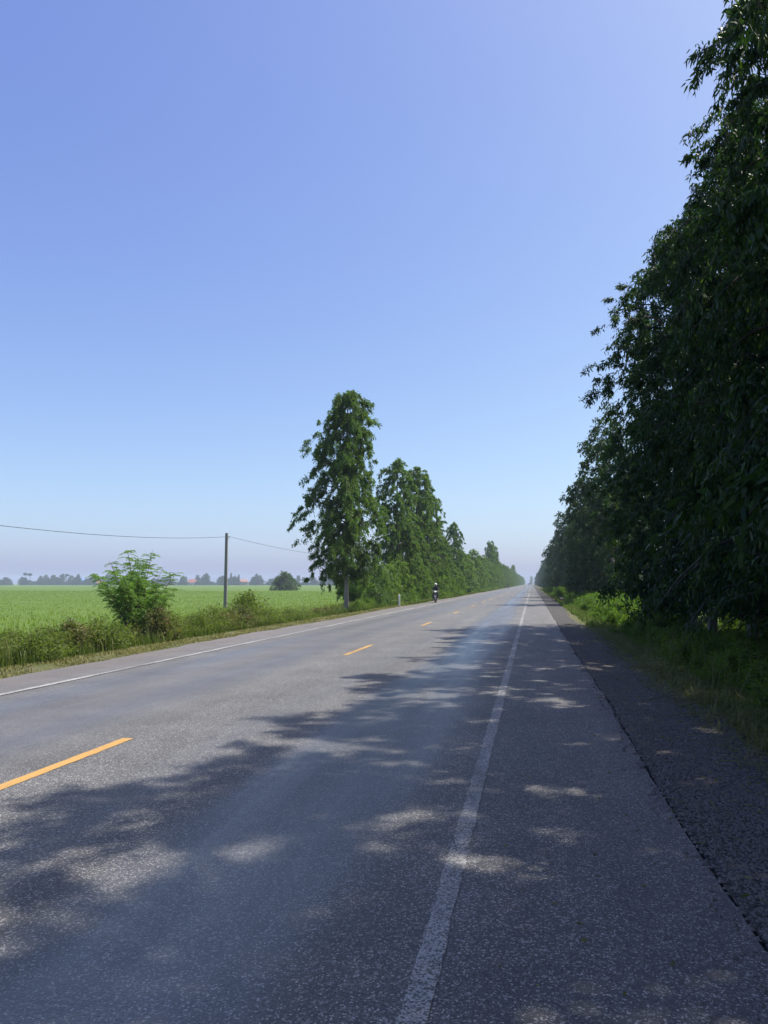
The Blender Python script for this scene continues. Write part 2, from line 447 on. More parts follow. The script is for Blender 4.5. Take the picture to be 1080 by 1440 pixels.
# ------------------------------------------------------------------ terrain, road
def terrain_z(x):
    return np.interp(x, [-2500, -16, -14.2, -12.2, -10.3, -8.8, -8.4, 0.6, 1.0, 2.2, 3.4, 5.0, 8.0, 2500],
                        [-0.8, -0.8, -0.75, -0.42, -0.16, -0.07, -0.12, -0.12, -0.10, -0.07, -0.22, -0.48, -0.7, -0.8])
def tz(x): return float(terrain_z(x))

def noise1(n, rng, oct=4):
    out = np.zeros(n); 
    for k in range(oct):
        m = max(2, int(n / 2 ** (oct - k) ) + 2)
        out += np.interp(np.linspace(0, m - 1, n), np.arange(m), rng.normal(size=m)) * 0.5 ** k
    return out

rng = np.random.default_rng(5)
def grid_sheet(xs, ys, zf):
    X, Y = np.meshgrid(xs, ys)
    V = np.stack([X, Y, zf(X, Y)], -1).reshape(-1, 3)
    nx = len(xs)
    i = (np.arange(len(ys) - 1)[:, None] * nx + np.arange(nx - 1)[None]).reshape(-1)
    return MB().add(V, np.stack([i, i + 1, i + nx + 1, i + nx], 1))

xs = np.concatenate([[-2500, -1200, -600, -200, -80, -40, -20], np.arange(-16, -8, 0.25), [-8, -4, 0], np.arange(0.5, 9, 0.25), [12, 20, 40, 90, 250, 600, 1200, 2500]])
ys = np.concatenate([[-150, -60, -30, -15], np.arange(-8, 60, 0.5), np.geomspace(61, 2600, 60)])
def tzf(X, Y):
    Z = terrain_z(X)
    verge = ((X < -9) & (X > -20)) | ((X > 2.3) & (X < 15))
    b = 0.05 * (np.sin(X * 2.1 + Y * 0.9) * np.sin(Y * 1.3 - X * 0.6)) + 0.03 * np.sin(X * 5 + Y * 3.1)
    return Z + np.where(verge, b, 0)
ground = build(grid_sheet(xs, ys, tzf), 'ground', M['earth'], smooth=True, kind='structure')

fx = -np.geomspace(15.2, 2480, 50)[::-1]
fy = np.concatenate([[-120, -50, -20, -8], np.arange(0, 60, 2.0), np.geomspace(62, 2580, 60)])
def fzf(X, Y):
    return np.where(np.abs(X) < 60, -0.66 + 0.03 * np.sin(X * 0.7 + Y * 0.31) * np.sin(Y * 0.5), -0.66)
rice_field = build(grid_sheet(fx, fy, fzf), 'rice_field', M['rice_field'], smooth=True, kind='structure')

# asphalt slab with ragged broken edges
ry = np.concatenate([[-60, -30, -12], np.arange(-6, 30, 0.07), np.arange(30, 90, 0.4), np.geomspace(91, 2500, 70)])
near = np.clip((90 - ry) / 60, 0.0, 1)
k = len(ry)
crack = 0.96 + (0.016 * noise1(k, rng, 5) + 0.012 * np.sin(ry * 0.8)) * (0.3 + 0.7 * near)
crack_w = 0.008 + 0.016 * np.abs(noise1(k, rng, 4)) * near + 0.010 * np.abs(noise1(k, rng, 1)) * near
edge_l = -8.72 + 0.07 * noise1(k, rng, 5) + 0.1 * np.sin(ry * 0.23)
edge_r = 2.05 + 0.13 * noise1(k, rng, 5) + 0.06 * noise1(k, rng, 2) * near + 0.16 * np.sin(ry * 0.31)
def strip(cols, ys_, zs, skirt=0.06):
    """sheet through several x columns (each an array over y) with a side skirt at both edges"""
    cols = [np.broadcast_to(c, (len(ys_),)) for c in cols]
    allc = [cols[0]] + cols + [cols[-1]]
    zz = [zs[0] - skirt] + list(zs) + [zs[-1] - skirt]
    V = np.stack([np.stack([c, ys_, np.broadcast_to(z, (len(ys_),))], 1) for c, z in zip(allc, zz)], 1)
    m = len(allc)
    i = (np.arange(len(ys_) - 1)[:, None] * m + np.arange(m - 1)[None]).reshape(-1)
    return MB().add(V.reshape(-1, 3), np.stack([i, i + 1, i + m + 1, i + m], 1))
road = build(strip([edge_l, -6.0, -4.1, -2.2, crack - crack_w * 0.5], ry, [-0.012, 0.0, 0.0, 0.0, 0.0]), 'road', M['asphalt'], kind='structure')
shoulder = build(strip([crack + crack_w * 0.5, 1.3, 1.7, edge_r], ry, [-0.004, -0.018, -0.03, -0.05]), 'road_shoulder', M['shoulder'], kind='structure')

# painted lines: thin sheets 4 mm proud of the asphalt, ragged at the edges
def paint_line(name, x0, width, y0, y1, mat, step=0.03, rag=0.0035):
    yy = np.concatenate([np.arange(y0, min(y1, 26), step), np.arange(26, min(y1, 90), 0.4), np.geomspace(91, y1, 50)]) if y1 > 30 else np.arange(y0, y1 + 1e-6, step)
    a = x0 - width / 2 + rag * noise1(len(yy), rng, 2); b = x0 + width / 2 + rag * noise1(len(yy), rng, 2)
    V = np.stack([np.stack([a, yy, np.full(len(yy), 0.004)], 1), np.stack([b, yy, np.full(len(yy), 0.004)], 1)], 1)
    i = np.arange(len(yy) - 1) * 2
    return build(MB().add(V.reshape(-1, 3), np.stack([i, i + 1, i + 3, i + 2], 1)), name, mat, road)
paint_line('edge_line', -0.45, 0.108, -8, 1500, M['white_line'])
paint_line('edge_line', -7.42, 0.12, -8, 1500, M['white_line_far'])
# the near dash has its own ragged mesh, the farther ones share one
d0 = paint_line('lane_dash', -4.06, 0.115, 4.45, 7.38, M['yellow_line'])
dm = paint_line('lane_dash', -4.06, 0.115, 0.0, 2.95, M['yellow_line'], step=0.1)
dm.location = (0, 16.65, 0)
for q in range(2, 60):
    c = dm.copy(); COL.objects.link(c); c.parent = road
    c.location = (0, 16.65 + 12.0 * (q - 1), 0)
c = dm.copy(); COL.objects.link(c); c.parent = road; c.location = (0, -7.4, 0)

# loose chippings on the shoulder and along the crack
def stones(n, px, py, rng, smin, smax, z):
    mb = MB()
    V0 = np.array([[1, 0, 0], [0, 1, 0], [-1, 0, 0], [0, -1, 0], [0, 0, 1], [0, 0, -0.5]], float)
    F0 = np.array([[0, 1, 4], [1, 2, 4], [2, 3, 4], [3, 0, 4]])
    s = rng.uniform(smin, smax, n)[:, None, None]
    V = V0[None] * s * rng.uniform(0.6, 1.3, (n, 6, 3))
    V[:, :, 2] *= 0.7
    a = rng.uniform(0, 6.28, n); ca, sa = np.cos(a)[:, None], np.sin(a)[:, None]
    X = V[:, :, 0] * ca - V[:, :, 1] * sa; Y = V[:, :, 0] * sa + V[:, :, 1] * ca
    V = np.stack([X + px[:, None], Y + py[:, None], V[:, :, 2] + z[:, None]], -1)
    F = np.arange(n)[:, None, None] * 6 + F0[None]
    return mb.add(V.reshape(-1, 3), F.reshape(-1, 3))
n = 30000
py = rng.uniform(1.5, 32, n) ** 1.0; py = 1.5 + (py - 1.5) * rng.uniform(0.1, 1, n)
px = 1.0 + np.abs(rng.beta(1.2, 1.2, n)) * 1.15
n2 = 5200                                                   # crumbs of broken seal along the crack and bigger lumps at the verge
py = np.concatenate([py, 1.5 + 26 * rng.uniform(0, 1, n2) ** 1.4]); px = np.concatenate([px, np.where(rng.uniform(0, 1, n2) < .55, rng.normal(1.03, .09, n2), rng.normal(2.0, .22, n2))])
n = n + n2
build(stones(n, px, py, rng, 0.005, np.where(np.arange(n) > n - n2, .026, .015), np.interp(px, [.93, .94, .98, 1.3, 1.7, 2.05], [.002, .002, -0.004, -0.018, -0.03, -0.05])), 'gravel', M['gravel'], kind='stuff')

# ------------------------------------------------------------------ trees
def unit(v): return v / (np.linalg.norm(v) + 1e-9)

def tree_meshes(seed, H, R_, base, prof, nbr, ncl, nlf, leaf, leafmat, barkmat, six, trunk_r, lean=0.25, spread=0.22, droop_dir=0.8, up=0.75, zmin=0.15):
    """returns (trunk mesh, crown mesh). Trunk with limbs; crown = drooping leaves on twigs along each limb."""
    rng = np.random.default_rng(seed)
    tr, cr = MB(), MB()
    k = 14
    tt = np.linspace(0, 1, k)
    wob = np.cumsum(rng.normal(0, lean * 0.12, (k, 2)), 0); wob -= wob[0]
    tp = np.stack([wob[:, 0], wob[:, 1], -0.5 + tt * (H * 0.88 + 0.5)], 1)
    tk = trunk_r * (1 - tt) ** 0.75 + 0.02 + trunk_r * 0.5 * np.exp(-tt * 28)
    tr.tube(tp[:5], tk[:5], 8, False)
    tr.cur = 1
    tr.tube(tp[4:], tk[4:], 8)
    pt, pr = np.array([p[0] for p in prof]), np.array([p[1] for p in prof])
    P, D = [], []
    sect = rng.uniform(0.75, 1.2, 12)                      # some sides of the crown are fuller than others
    for i in range(nbr):
        t = base + (0.985 - base) * ((i + rng.uniform(0, 1)) / nbr)
        a = i * 2.39996 + rng.normal(0, 0.35)
        h0 = np.array([np.interp(t, tt, tp[:, 0]), np.interp(t, tt, tp[:, 1]), tp[0, 2] + 0.5 + (t * H * 0.93)])
        L = R_ * np.interp(t, pt, pr) * rng.uniform(0.62, 1.12) * sect[int((a / 0.5236) % 12)]
        L = max(L, 0.35)
        rise = up * rng.uniform(0.5, 1.2) * (0.55 + 0.7 * t)
        s = np.linspace(0, 1, 7)
        out = np.array([math.cos(a), math.sin(a), 0])
        side = np.array([-out[1], out[0], 0]) * rng.normal(0, 0.16)
        zc = L * (rise * s - (0.55 + 0.5 * rise) * s ** 2.4)
        bp = h0 - np.array([0, 0, rise * L * 0.45]) + out * (L * s)[:, None] + side * (L * s ** 2)[:, None] + np.array([0, 0, 1]) * zc[:, None]
        bp[:, 2] = np.maximum(bp[:, 2], 0.25)
        tr.tube(bp, (0.010 + 0.012 * L) * (1 - s * 0.88), 5, False)
        nc = max(3, int(ncl * (0.35 + 0.65 * L / R_)))
        for j in range(nc):
            q = rng.uniform(0.06, 1.03) ** 0.82
            c = np.array([np.interp(q, s, bp[:, m]) for m in range(3)])
            off = rng.normal(0, 1, 3) * np.array([1, 1, 0.75]) * spread * (0.5 + 0.5 * L / R_) * R_ * 0.42
            if j % 4 == 0: tr.tube(np.array([c, c + off * 0.6, c + off + np.array([0, 0, -0.1])]), [0.008, 0.006, 0.003], 3, False)
            c = c + off
            m = int(nlf * rng.uniform(0.6, 1.4))
            # a twig that arches out and hangs; leaves along it
            td = unit(out * rng.uniform(0.2, 1.0) + rng.normal(0, 0.5, 3) + np.array([0, 0, -0.35]))
            tl = spread * R_ * rng.uniform(0.5, 1.1)
            u = rng.uniform(-0.15, 1, m)
            pp = c + td * (u * tl)[:, None] + np.array([0, 0, -1.0]) * (np.maximum(u, 0) ** 2 * tl * 0.45)[:, None] + rng.normal(0, tl * 0.13, (m, 3))
            dd = rng.normal(0, 0.55, (m, 3)) + np.array([0, 0, -droop_dir]) + td * 0.35
            P.append(pp); D.append(dd)
    P = np.concatenate(P); D = np.concatenate(D)
    keep = P[:, 2] > zmin + rng.uniform(0, .5, len(P)) * (zmin > 1)
    P, D = P[keep], D[keep]
    nL = len(P)
    cr.leaves(P, D, leaf[0] * rng.uniform(0.65, 1.25, nL), leaf[1] * rng.uniform(0.7, 1.2, nL), rng, six)
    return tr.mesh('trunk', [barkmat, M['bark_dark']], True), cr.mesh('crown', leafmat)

PROF_WALL = [(0, .55), (.06, .75), (.15, .92), (.3, 1), (.55, 1), (.7, .97), (.82, .86), (.92, .62), (1, .25)]
PROF_CONE = [(0, .5), (.12, .6), (.25, .95), (.5, 1), (.68, .92), (.84, .74), (.94, .52), (1, .2)]
PROF_COL = [(0, .7), (.1, .9), (.3, 1), (.6, .97), (.8, .82), (.92, .58), (1, .2)]

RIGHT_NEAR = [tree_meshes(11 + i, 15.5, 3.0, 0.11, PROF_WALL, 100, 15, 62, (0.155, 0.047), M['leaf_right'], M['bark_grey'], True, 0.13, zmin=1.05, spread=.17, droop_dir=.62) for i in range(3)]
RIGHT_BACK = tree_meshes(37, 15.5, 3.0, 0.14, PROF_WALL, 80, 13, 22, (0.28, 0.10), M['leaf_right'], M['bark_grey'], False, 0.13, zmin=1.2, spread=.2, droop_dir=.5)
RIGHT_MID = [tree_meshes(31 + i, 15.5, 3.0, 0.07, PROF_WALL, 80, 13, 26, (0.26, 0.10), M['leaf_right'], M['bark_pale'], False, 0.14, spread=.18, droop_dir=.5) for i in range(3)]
LEFT_BIG = tree_meshes(52, 14.0, 3.1, 0.17, PROF_CONE, 100, 15, 92, (0.155, 0.068), M['leaf_left'], M['bark_pale'], False, 0.17, spread=0.175, droop_dir=.4)
LEFT_MID = [tree_meshes(61 + i, 13.0, 2.5, 0.07, PROF_COL, 76, 12, 56, (0.19, 0.085), M['leaf_left'], M['bark_pale'], False, 0.14, droop_dir=.4, spread=.18) for i in range(3)]
YOUNG = [tree_meshes(68 + i, 4.6, 1.6, 0.03, PROF_COL, 40, 10, 20, (0.17, 0.085), M['leaf_young'], M['bark_dark'], False, 0.05) for i in range(2)]
LEFT_FAR = [tree_meshes(71 + i, 12.0, 2.6, 0.04, PROF_COL, 48, 9, 15, (0.42, 0.20), M['leaf_left'], M['bark_pale'], False, 0.14, droop_dir=.45) for i in range(3)]
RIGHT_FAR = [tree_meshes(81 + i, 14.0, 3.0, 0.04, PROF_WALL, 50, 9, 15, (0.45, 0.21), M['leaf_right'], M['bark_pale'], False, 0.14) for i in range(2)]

def place_tree(meshes, x, y, h_scale, w_scale, rz, name, label, cat='tree', group=None, z=None):
    o = thing(name, label, cat, (x, y, tz(x) if z is None else z), rz, group, (w_scale, w_scale, h_scale))
    link('trunk', meshes[0], o); link('crown', meshes[1], o)
    return o

rnd = random.Random(3)
# --- right verge, the near group whose shade covers the lane (first row)
ORD = ['nearest', 'second', 'third', 'fourth', 'fifth', 'sixth', 'seventh', 'eighth', 'ninth', 'tenth']
near_y = [-5.0, -2.2, 0.4, 3.0, 5.7, 8.6, 11.8, 15.3, 18.7, 22.0, 25.3, 28.8]
near_x = [5.2, 5.6, 5.3, 5.9, 5.6, 5.4, 5.6, 5.3, 5.5, 5.7, 5.4, 5.6]
near_h = [1.07, 1.09, 1.07, 1.11, 1.10, 1.13, 1.10, 1.06, 1.0, 1.03, .99, 1.02]
near_w = [1.0, 1.0, 1.0, 1.04, 1.02, 0.96, 0.90, 0.86, 0.90, 0.98, 1.0, 1.10]
vis = 0
for i, y in enumerate(near_y):
    if y > 7:
        lab = ('dark drooping tree at the right picture edge, nearest of the right row' if vis == 0 else
               'dark drooping tree ending the shady near group, branches jutting over the right shoulder' if i == len(near_y) - 1 else
               'dark drooping tree, %s from the camera in the shady right-hand front row' % ORD[vis])
        vis += 1
    else:
        lab = 'dark drooping roadside tree beside the camera shading the right lane'
    place_tree(RIGHT_NEAR[i % 3], near_x[i], y, near_h[i], near_w[i], rnd.uniform(0, 6.28), 'roadside_tree', lab, group='trees along the right verge' if y > 7 else 'trees beside the camera')
# --- second row behind it, seen as dark mass and pale trunks between
for i, y in enumerate([-2.5, 0.8, 4.0, 7.4, 10.6, 13.8, 17.0, 20.3, 23.8, 27.2, 30.6]):
    place_tree(RIGHT_BACK, 9.2 + rnd.uniform(-.5, .5), y, rnd.uniform(.95, 1.1), 1.0, rnd.uniform(0, 6.28), 'roadside_tree',
               'dark tree with a pale trunk in the back row behind the right-hand trees', group='back row of trees on the right')
# --- past the sunlit gap the right row goes on
far_r = [(59.5, 6.0, 1.05, 1.0), (63.0, 7.8, .9, 1.0), (67.5, 8.2, .82, .95), (74.0, 7.0, .88, 1.0), (80, 8.2, .86, 1.0), (86, 7.8, .9, 1.0), (91.5, 6.0, 1.04, 1.0),
         (98, 8, .9, 1), (104, 7.6, .86, 1), (111, 7.8, .92, 1), (118, 7.5, .9, 1), (126, 7.8, .88, 1), (133, 7.4, .92, 1), (141, 6.1, 1.05, 1), (149, 7.6, .9, 1)]
for i, (y, x, hs, ws) in enumerate(far_r):
    lab = {0: 'dark tree just past the sunlit gap, throwing the first shadow band across the road',
           6: 'dark tree throwing the second shadow band across the road beyond the gap',
           13: 'dark tree throwing the third, faint shadow band far along the road'}.get(i, 'dark tree in the row on the right beyond the sunlit gap')
    place_tree(RIGHT_MID[i % 3], x, y, hs, ws, rnd.uniform(0, 6.28), 'roadside_tree', lab, group='trees along the right verge beyond the gap')
y = 157
while y < 1150:
    place_tree(RIGHT_FAR[int(y) % 2], rnd.uniform(6.2, 8.0), y, rnd.uniform(.8, 1.1), rnd.uniform(.9, 1.1), rnd.uniform(0, 6.28), 'roadside_tree',
               'distant tree far down the right side of the road, fading into haze', group='distant trees on the right')
    y += rnd.uniform(6, 9) * (1 + y / 500)

# --- left verge
place_tree(LEFT_BIG, -11.15, 46.0, 1.10, 0.88, 2.2, 'roadside_tree', 'tall conical tree with bare pale trunk, nearest of the left row by the rice field')
left = [(67.0, -11.6, 1.10, 1.0, 'tree second in the left row, its top just right of the tall conical tree'),
        (72.5, -12.0, .72, .9, 'lower leafy tree tucked between the second and third trees of the left row'),
        (79.0, -11.6, 1.20, 1.15, 'broad tree third in the left row, its top as high as the second'),
        (86.0, -11.4, 1.05, 1.0, 'tree just behind the broad third tree, on its road side'),
        (93.5, -11.8, .80, .95, 'shorter tree between the broad third tree and the slim dark one'),
        (101, -11.6, .62, 1.0, 'low tree before the slim dark pointed one in the left row'),
        (117, -11.6, .95, .85, 'slim dark pointed tree standing above the low left row behind the first motorcyclist')]
for i, (y, x, hs, ws, lab) in enumerate(left):
    place_tree(LEFT_MID[i % 3], x, y, hs, ws, rnd.uniform(0, 6.28), 'roadside_tree', lab)
for i, (y, hs, ws) in enumerate([(58.5, .30, .8), (63, .36, .9), (75, .42, .9), (83, .38, 1), (90, .36, 1), (98, .36, 1), (106, .42, 1), (112, .4, 1)]):
    place_tree(YOUNG[i % 2], -10.7 - rnd.uniform(0, .6), y, hs * 2.6, ws * 1.1, rnd.uniform(0, 6.28), 'young_tree', 'small bright green young tree at the foot of the left-hand row', group='young trees at the foot of the left row')
y = 124
while y < 1150:
    tall = 216 < y < 250 or 470 < y < 500
    hs = rnd.uniform(1.15, 1.3) if tall else rnd.uniform(.58, .82) if y < 216 else rnd.uniform(.7, .95)
    lab = 'tree in the middle stretch of the left row, low and light green' if y < 216 else 'tall dark tree topping the far left row' if y < 250 else 'distant tree far down the left side of the road, fading into haze'
    grp = 'low trees in the left row' if y < 216 else 'tall trees of the far left row' if y < 250 else 'distant trees on the left'
    place_tree(LEFT_FAR[int(y) % 3], -11.6 + rnd.uniform(-.7, .5), y, hs, rnd.uniform(.85, 1.05), rnd.uniform(0, 6.28), 'roadside_tree', lab, group=grp)
    y += rnd.uniform(5.5, 8) * (1 + y / 500)
# trees closing the view where the road ends
for x, y, s in [(-1, 1290, 1.3), (-14, 1240, 1.2), (7, 1250, 1.0), (16, 1220, 1.2), (-24, 1260, 1.0)]:
    place_tree(LEFT_FAR[int(abs(x)) % 3], x, y, s, 1.3, rnd.uniform(0, 6.28), 'hazy_tree', 'hazy blue tree closing the far end of the road', group='trees at the end of the road')

# ------------------------------------------------------------------ shrubs and weeds
def shrub_meshes(seed, w, h, nst, nlf, leaf, mat, flat=0.6):
    rng = np.random.default_rng(seed)
    st, lf = MB(), MB()
    P, D = [], []
    for i in range(nst):
        a = rng.uniform(0, 6.28); r = abs(rng.normal(0, w * 0.27)); hh = h * rng.uniform(0.45, 1.05) * (1 - 0.35 * min(1, r / w * 1.6))
        b = np.array([math.cos(a) * r * 0.35, math.sin(a) * r * 0.35, -0.12])
        e = np.array([math.cos(a) * r * 1.25, math.sin(a) * r * 1.25, hh])
        mid = (b + e) / 2 + np.array([0, 0, hh * 0.12]) + rng.normal(0, .05, 3)
        st.tube([b, mid, e], [0.011, 0.008, 0.003], 4, False)
        m = int(nlf * rng.uniform(.6, 1.4))
        u = rng.uniform(0.12, 1.0, m)[:, None] ** 0.8
        c = (1 - u) ** 2 * b + 2 * u * (1 - u) * mid + u * u * e
        P.append(c + rng.normal(0, 0.10 * w * 0.6, (m, 3)) * np.array([1, 1, .7])); D.append(rng.normal(0, 1, (m, 3)) * np.array([1, 1, flat]) + np.array([0, 0, .25]))
    P = np.concatenate(P); D = np.concatenate(D); ok = P[:, 2] > 0.02; P, D = P[ok], D[ok]
    n = len(P)
    lf.leaves(P, D, leaf[0] * rng.uniform(.6, 1.3, n), leaf[1] * rng.uniform(.7, 1.2, n), rng, False, 0.2)
    return st.mesh('stem', M['twig']), lf.mesh('foliage', mat)
HEDGE = [shrub_meshes(101 + i, 1.5, 1.15, 55, 120, (0.080, 0.036), M['leaf_shrub_brown' if i == 2 else 'leaf_shrub']) for i in range(3)]
WEED = [shrub_meshes(111 + i, 1.3, 1.0, 46, 95, (0.085, 0.036), M['leaf_weed']) for i in range(3)]
SCRUB = [shrub_meshes(121, 2.8, 3.6, 120, 150, (0.16, 0.055), M['leaf_scrub'])]

def place_shrub(ms, x, y, s, sh, name, label, cat, group=None, z=None):
    o = thing(name, label, cat, (x, y, (tz(x) if z is None else z) - 0.02), rnd.uniform(0, 6.28), group, (s, s, sh))
    link('stem', ms[0], o); link('foliage', ms[1], o)
    return o
# continuous hedge between the left verge and the rice
y = 5.0
while y < 43:
    dens = 1.0
    for x in (-11.35, -12.6, -13.8):
        hs = rnd.uniform(.75, 1.1) * (1.0 if y < 33 else 0.62)
        if rnd.random() < .12: continue
        hs *= rnd.uniform(.7, 1.15)
        q = rnd.randrange(3)
        where = {-11.35: 'front of', -12.6: 'middle of', -13.8: 'back of'}[x]
        look = 'brown-tipped' if q == 2 else 'fresh green'
        place_shrub(HEDGE[q], x + rnd.uniform(-.3, .3), y + rnd.uniform(-.4, .4), rnd.uniform(.85, 1.15), hs, 'hedge_shrub',
                    '%s shrub at the %s the hedge between left verge and rice field' % (look, where), 'shrub', '%s shrubs at the %s the left hedge' % (look, where))
    y += rnd.uniform(1.0, 1.35)
place_shrub(HEDGE[1], -12.2, 32.0, 1.5, 1.5, 'hedge_shrub', 'taller bush of the left hedge beside the foot of the utility pole', 'shrub')
place_shrub(SCRUB[0], -11.6, 55.5, 1.2, 1.0, 'feathery_bush', 'large grey-green feathery bush right of the tall conical tree, behind the white marker post', 'bush')
for i in range(20):
    y = rnd.uniform(48, 66)
    place_shrub(WEED[i % 3] if i % 2 else HEDGE[i % 3], rnd.uniform(-13.5, -10.9), y, rnd.uniform(.8, 1.2), rnd.uniform(.6, 1.1), 'verge_shrub', 'small bush at the foot of the left-hand trees', 'shrub', 'bushes under the left row')
for i in range(44):
    y = 62 + 160 * (i / 44) ** 1.2 + rnd.uniform(-1, 1)
    place_shrub(WEED[i % 3], rnd.uniform(-11.4, -10.5), y, rnd.uniform(1.1, 1.7), rnd.uniform(1.0, 2.0), 'verge_shrub', 'light green bush under the trees along the left verge', 'shrub', 'bushes under the left row farther on')
# right verge
for i in range(110):
    y = 4.6 + 24.5 * i / 110 + rnd.uniform(-.4, .4)
    x = rnd.uniform(3.0, 4.2) if i % 2 else rnd.uniform(4.2, 6.8)
    s = rnd.uniform(.75, 1.15) * (.8 if x < 3.5 else 1)
    if y > 15 and x > 4.2: s *= .8
    elif y > 10: s *= .8
    else: s *= 1.15
    place_shrub(WEED[i % 3], x, y, s, s * rnd.uniform(.75, 1.05), 'verge_weed', 'leafy weed in the shade under the trees on the right verge', 'weed', 'weeds in the shade on the right')
for i in range(46):
    y = 3 + 34 * i / 46 + rnd.uniform(-.4, .4)
    s = rnd.uniform(.9, 1.4)
    place_shrub(WEED[i % 3], rnd.uniform(7.2, 13.0), y, s * 1.15, s * rnd.uniform(1.0, 1.5), 'verge_weed', 'sunlit yellow-green bush glimpsed between the trunks of the right-hand trees', 'weed', 'bushes behind the right-hand trunks')
for i in range(56):
    y = 29.5 + 28 * i / 56 + rnd.uniform(-.5, .5)
    x = rnd.uniform(3.0, 6.6)
    s = rnd.uniform(.8, 1.2) * (.75 if x < 3.6 else 1.1)
    place_shrub(WEED[i % 3], x, y, s * 1.1, s * rnd.uniform(.85, 1.3), 'verge_weed', 'sunlit yellow-green bush in the gap between the trees on the right', 'weed', 'sunlit bushes on the right')
for i in range(46):
    y = 60 + 150 * (i / 46) ** 1.2 + rnd.uniform(-1, 1)
    place_shrub(WEED[i % 3], rnd.uniform(3.2, 5.6), y, rnd.uniform(1.0, 1.5), rnd.uniform(.8, 1.5), 'verge_weed', 'green bush at the foot of the farther trees on the right', 'weed', 'bushes under the farther right row')

# feathery saplings: compound leaves of many leaflets
def feather_meshes(seed, H, W, nst):
    rng = np.random.default_rng(seed)
    st, lf = MB(), MB()
    for i in range(nst):
        a = rng.uniform(0, 6.28); r = W * 0.5 * math.sqrt(rng.uniform(0.02, 1)); h = H * rng.uniform(.55, 1.0) * (1.05 - .5 * r / W)
        b = np.array([rng.normal(0, .12), rng.normal(0, .12), -.2]); e = np.array([math.cos(a) * r, math.sin(a) * r, h])
        s = np.linspace(0, 1, 8)[:, None]
        mid = np.array([e[0] * .35, e[1] * .35, h * .6])
        bp = (1 - s) ** 2 * b + 2 * s * (1 - s) * mid + s * s * e
        st.tube(bp, np.linspace(0.02, 0.004, 8), 5, False)
        for j in range(46):
            q = rng.uniform(.22, 1.0)
            c = np.array([np.interp(q, s[:, 0], bp[:, m]) for m in range(3)])
            aa = rng.uniform(0, 6.28); d = np.array([math.cos(aa), math.sin(aa), rng.uniform(.1, .8)]); d = unit(d)
            L = rng.uniform(.20, .36)
            u = np.linspace(0, 1, 6)[:, None]
            rp = c + d * L * u + np.array([0, 0, -1.0]) * L * .45 * u ** 2
            st.tube(rp[::2], [.004, .003, .002], 3, False)
            # pinnae down both sides of the leaf stalk
            up_ = np.repeat(np.linspace(.2, 1, 9), 2)[:, None]
            pc = c + d * L * up_ + np.array([0, 0, -1.0]) * L * .45 * up_ ** 2
            side = unit(np.cross(d, [0, 0, 1])); sg = np.tile([1, -1], 9)[:, None]
            dd = side * sg + d * .55 + np.array([0, 0, -.35]) + rng.normal(0, .12, (18, 3))
            lf.leaves(pc, dd, 0.085 * rng.uniform(.8, 1.15, 18), .024, rng, False, .25)
    return st.mesh('stem', M['twig']), lf.mesh('foliage', M['leaf_feather'])
fm = feather_meshes(7, 3.2, 3.3, 40)
o = thing('feathery_sapling', 'light green feathery sapling rising above the left hedge', 'sapling', (-12.15, 22.4, tz(-12.15)), .8)
link('stem', fm[0], o); link('foliage', fm[1], o)
o = thing('feathery_sapling', 'airy pale sapling beside the bare trunk of the tall conical tree', 'sapling', (-11.9, 51.0, tz(-11.9)), 2.1, None, (.85, .85, 1.05))
link('stem', fm[0], o); link('foliage', fm[1], o)

# lone rounded tree in the field
rt = tree_meshes(91, 6.6, 4.3, 0.12, [(0, .5), (.15, .8), (.4, 1), (.7, .95), (.9, .65), (1, .3)], 60, 12, 22, (0.40, 0.22), M['leaf_bloom'], M['bark_dark'], False, 0.2, up=0.5, droop_dir=.2)
place_tree(rt, -77.5, 236, 1, 1, 0.4, 'field_tree', 'lone round tree with a brownish top standing in the green rice field', z=-.75)

# ------------------------------------------------------------------ grass
def scatter(n, x0, x1, y0, y1, rng, bias=1.0):
    y = y0 + (y1 - y0) * rng.uniform(0, 1, n) ** bias
    x = rng.uniform(x0, x1, n)
    # pull into tufts
    t = max(1, n // 14); cx_, cy_ = x[:t], y[:t]
    i = rng.integers(0, t, n)
    m = rng.uniform(0, 1, n) < .65
    x = np.where(m, cx_[i] + rng.normal(0, .05, n), x); y = np.where(m, cy_[i] + rng.normal(0, .05, n), y)
    return x, y
rg = np.random.default_rng(21)
mb = MB()
x, y = scatter(52000, -10.9, -8.75, 6, 62, rg, 1.25)
fade = np.clip((-8.75 - x) / .5, 0.15, 1)
mb.blades(np.stack([x, y, terrain_z(x) - .01], 1), rg.uniform(.04, .13, len(x)) * fade, rg.uniform(.006, .014, len(x)) * (1 + y / 40), rg, .9)
build(mb, 'dry_grass', M['dry_grass'], kind='stuff')
mb = MB()
x, y = scatter(36000, -14.6, -10.5, 6, 62, rg, 1.2)
mb.blades(np.stack([x, y, terrain_z(x) - .02], 1), rg.uniform(.2, .6, len(x)), rg.uniform(.008, .016, len(x)) * (1 + y / 50), rg, .4)
x, y = scatter(42000, 2.15, 3.6, 2.5, 30, rg, 1.35)
mb.blades(np.stack([x, y, terrain_z(x) - .01], 1), rg.uniform(.05, .20, len(x)) * np.clip((x - 1.9) / .9, .25, 1), rg.uniform(.005, .012, len(x)) * (1 + y / 40), rg, .7)
x, y = scatter(26000, 3.3, 12, 3, 34, rg, 1.2)
mb.blades(np.stack([x, y, terrain_z(x) - .02], 1), rg.uniform(.15, .40, len(x)), rg.uniform(.008, .018, len(x)) * (1 + y / 50), rg, .5)
x, y = scatter(22000, 2.1, 7, 29, 70, rg, 1.2)
mb.blades(np.stack([x, y, terrain_z(x) - .02], 1), rg.uniform(.08, .4, len(x)), rg.uniform(.014, .03, len(x)), rg, .6)
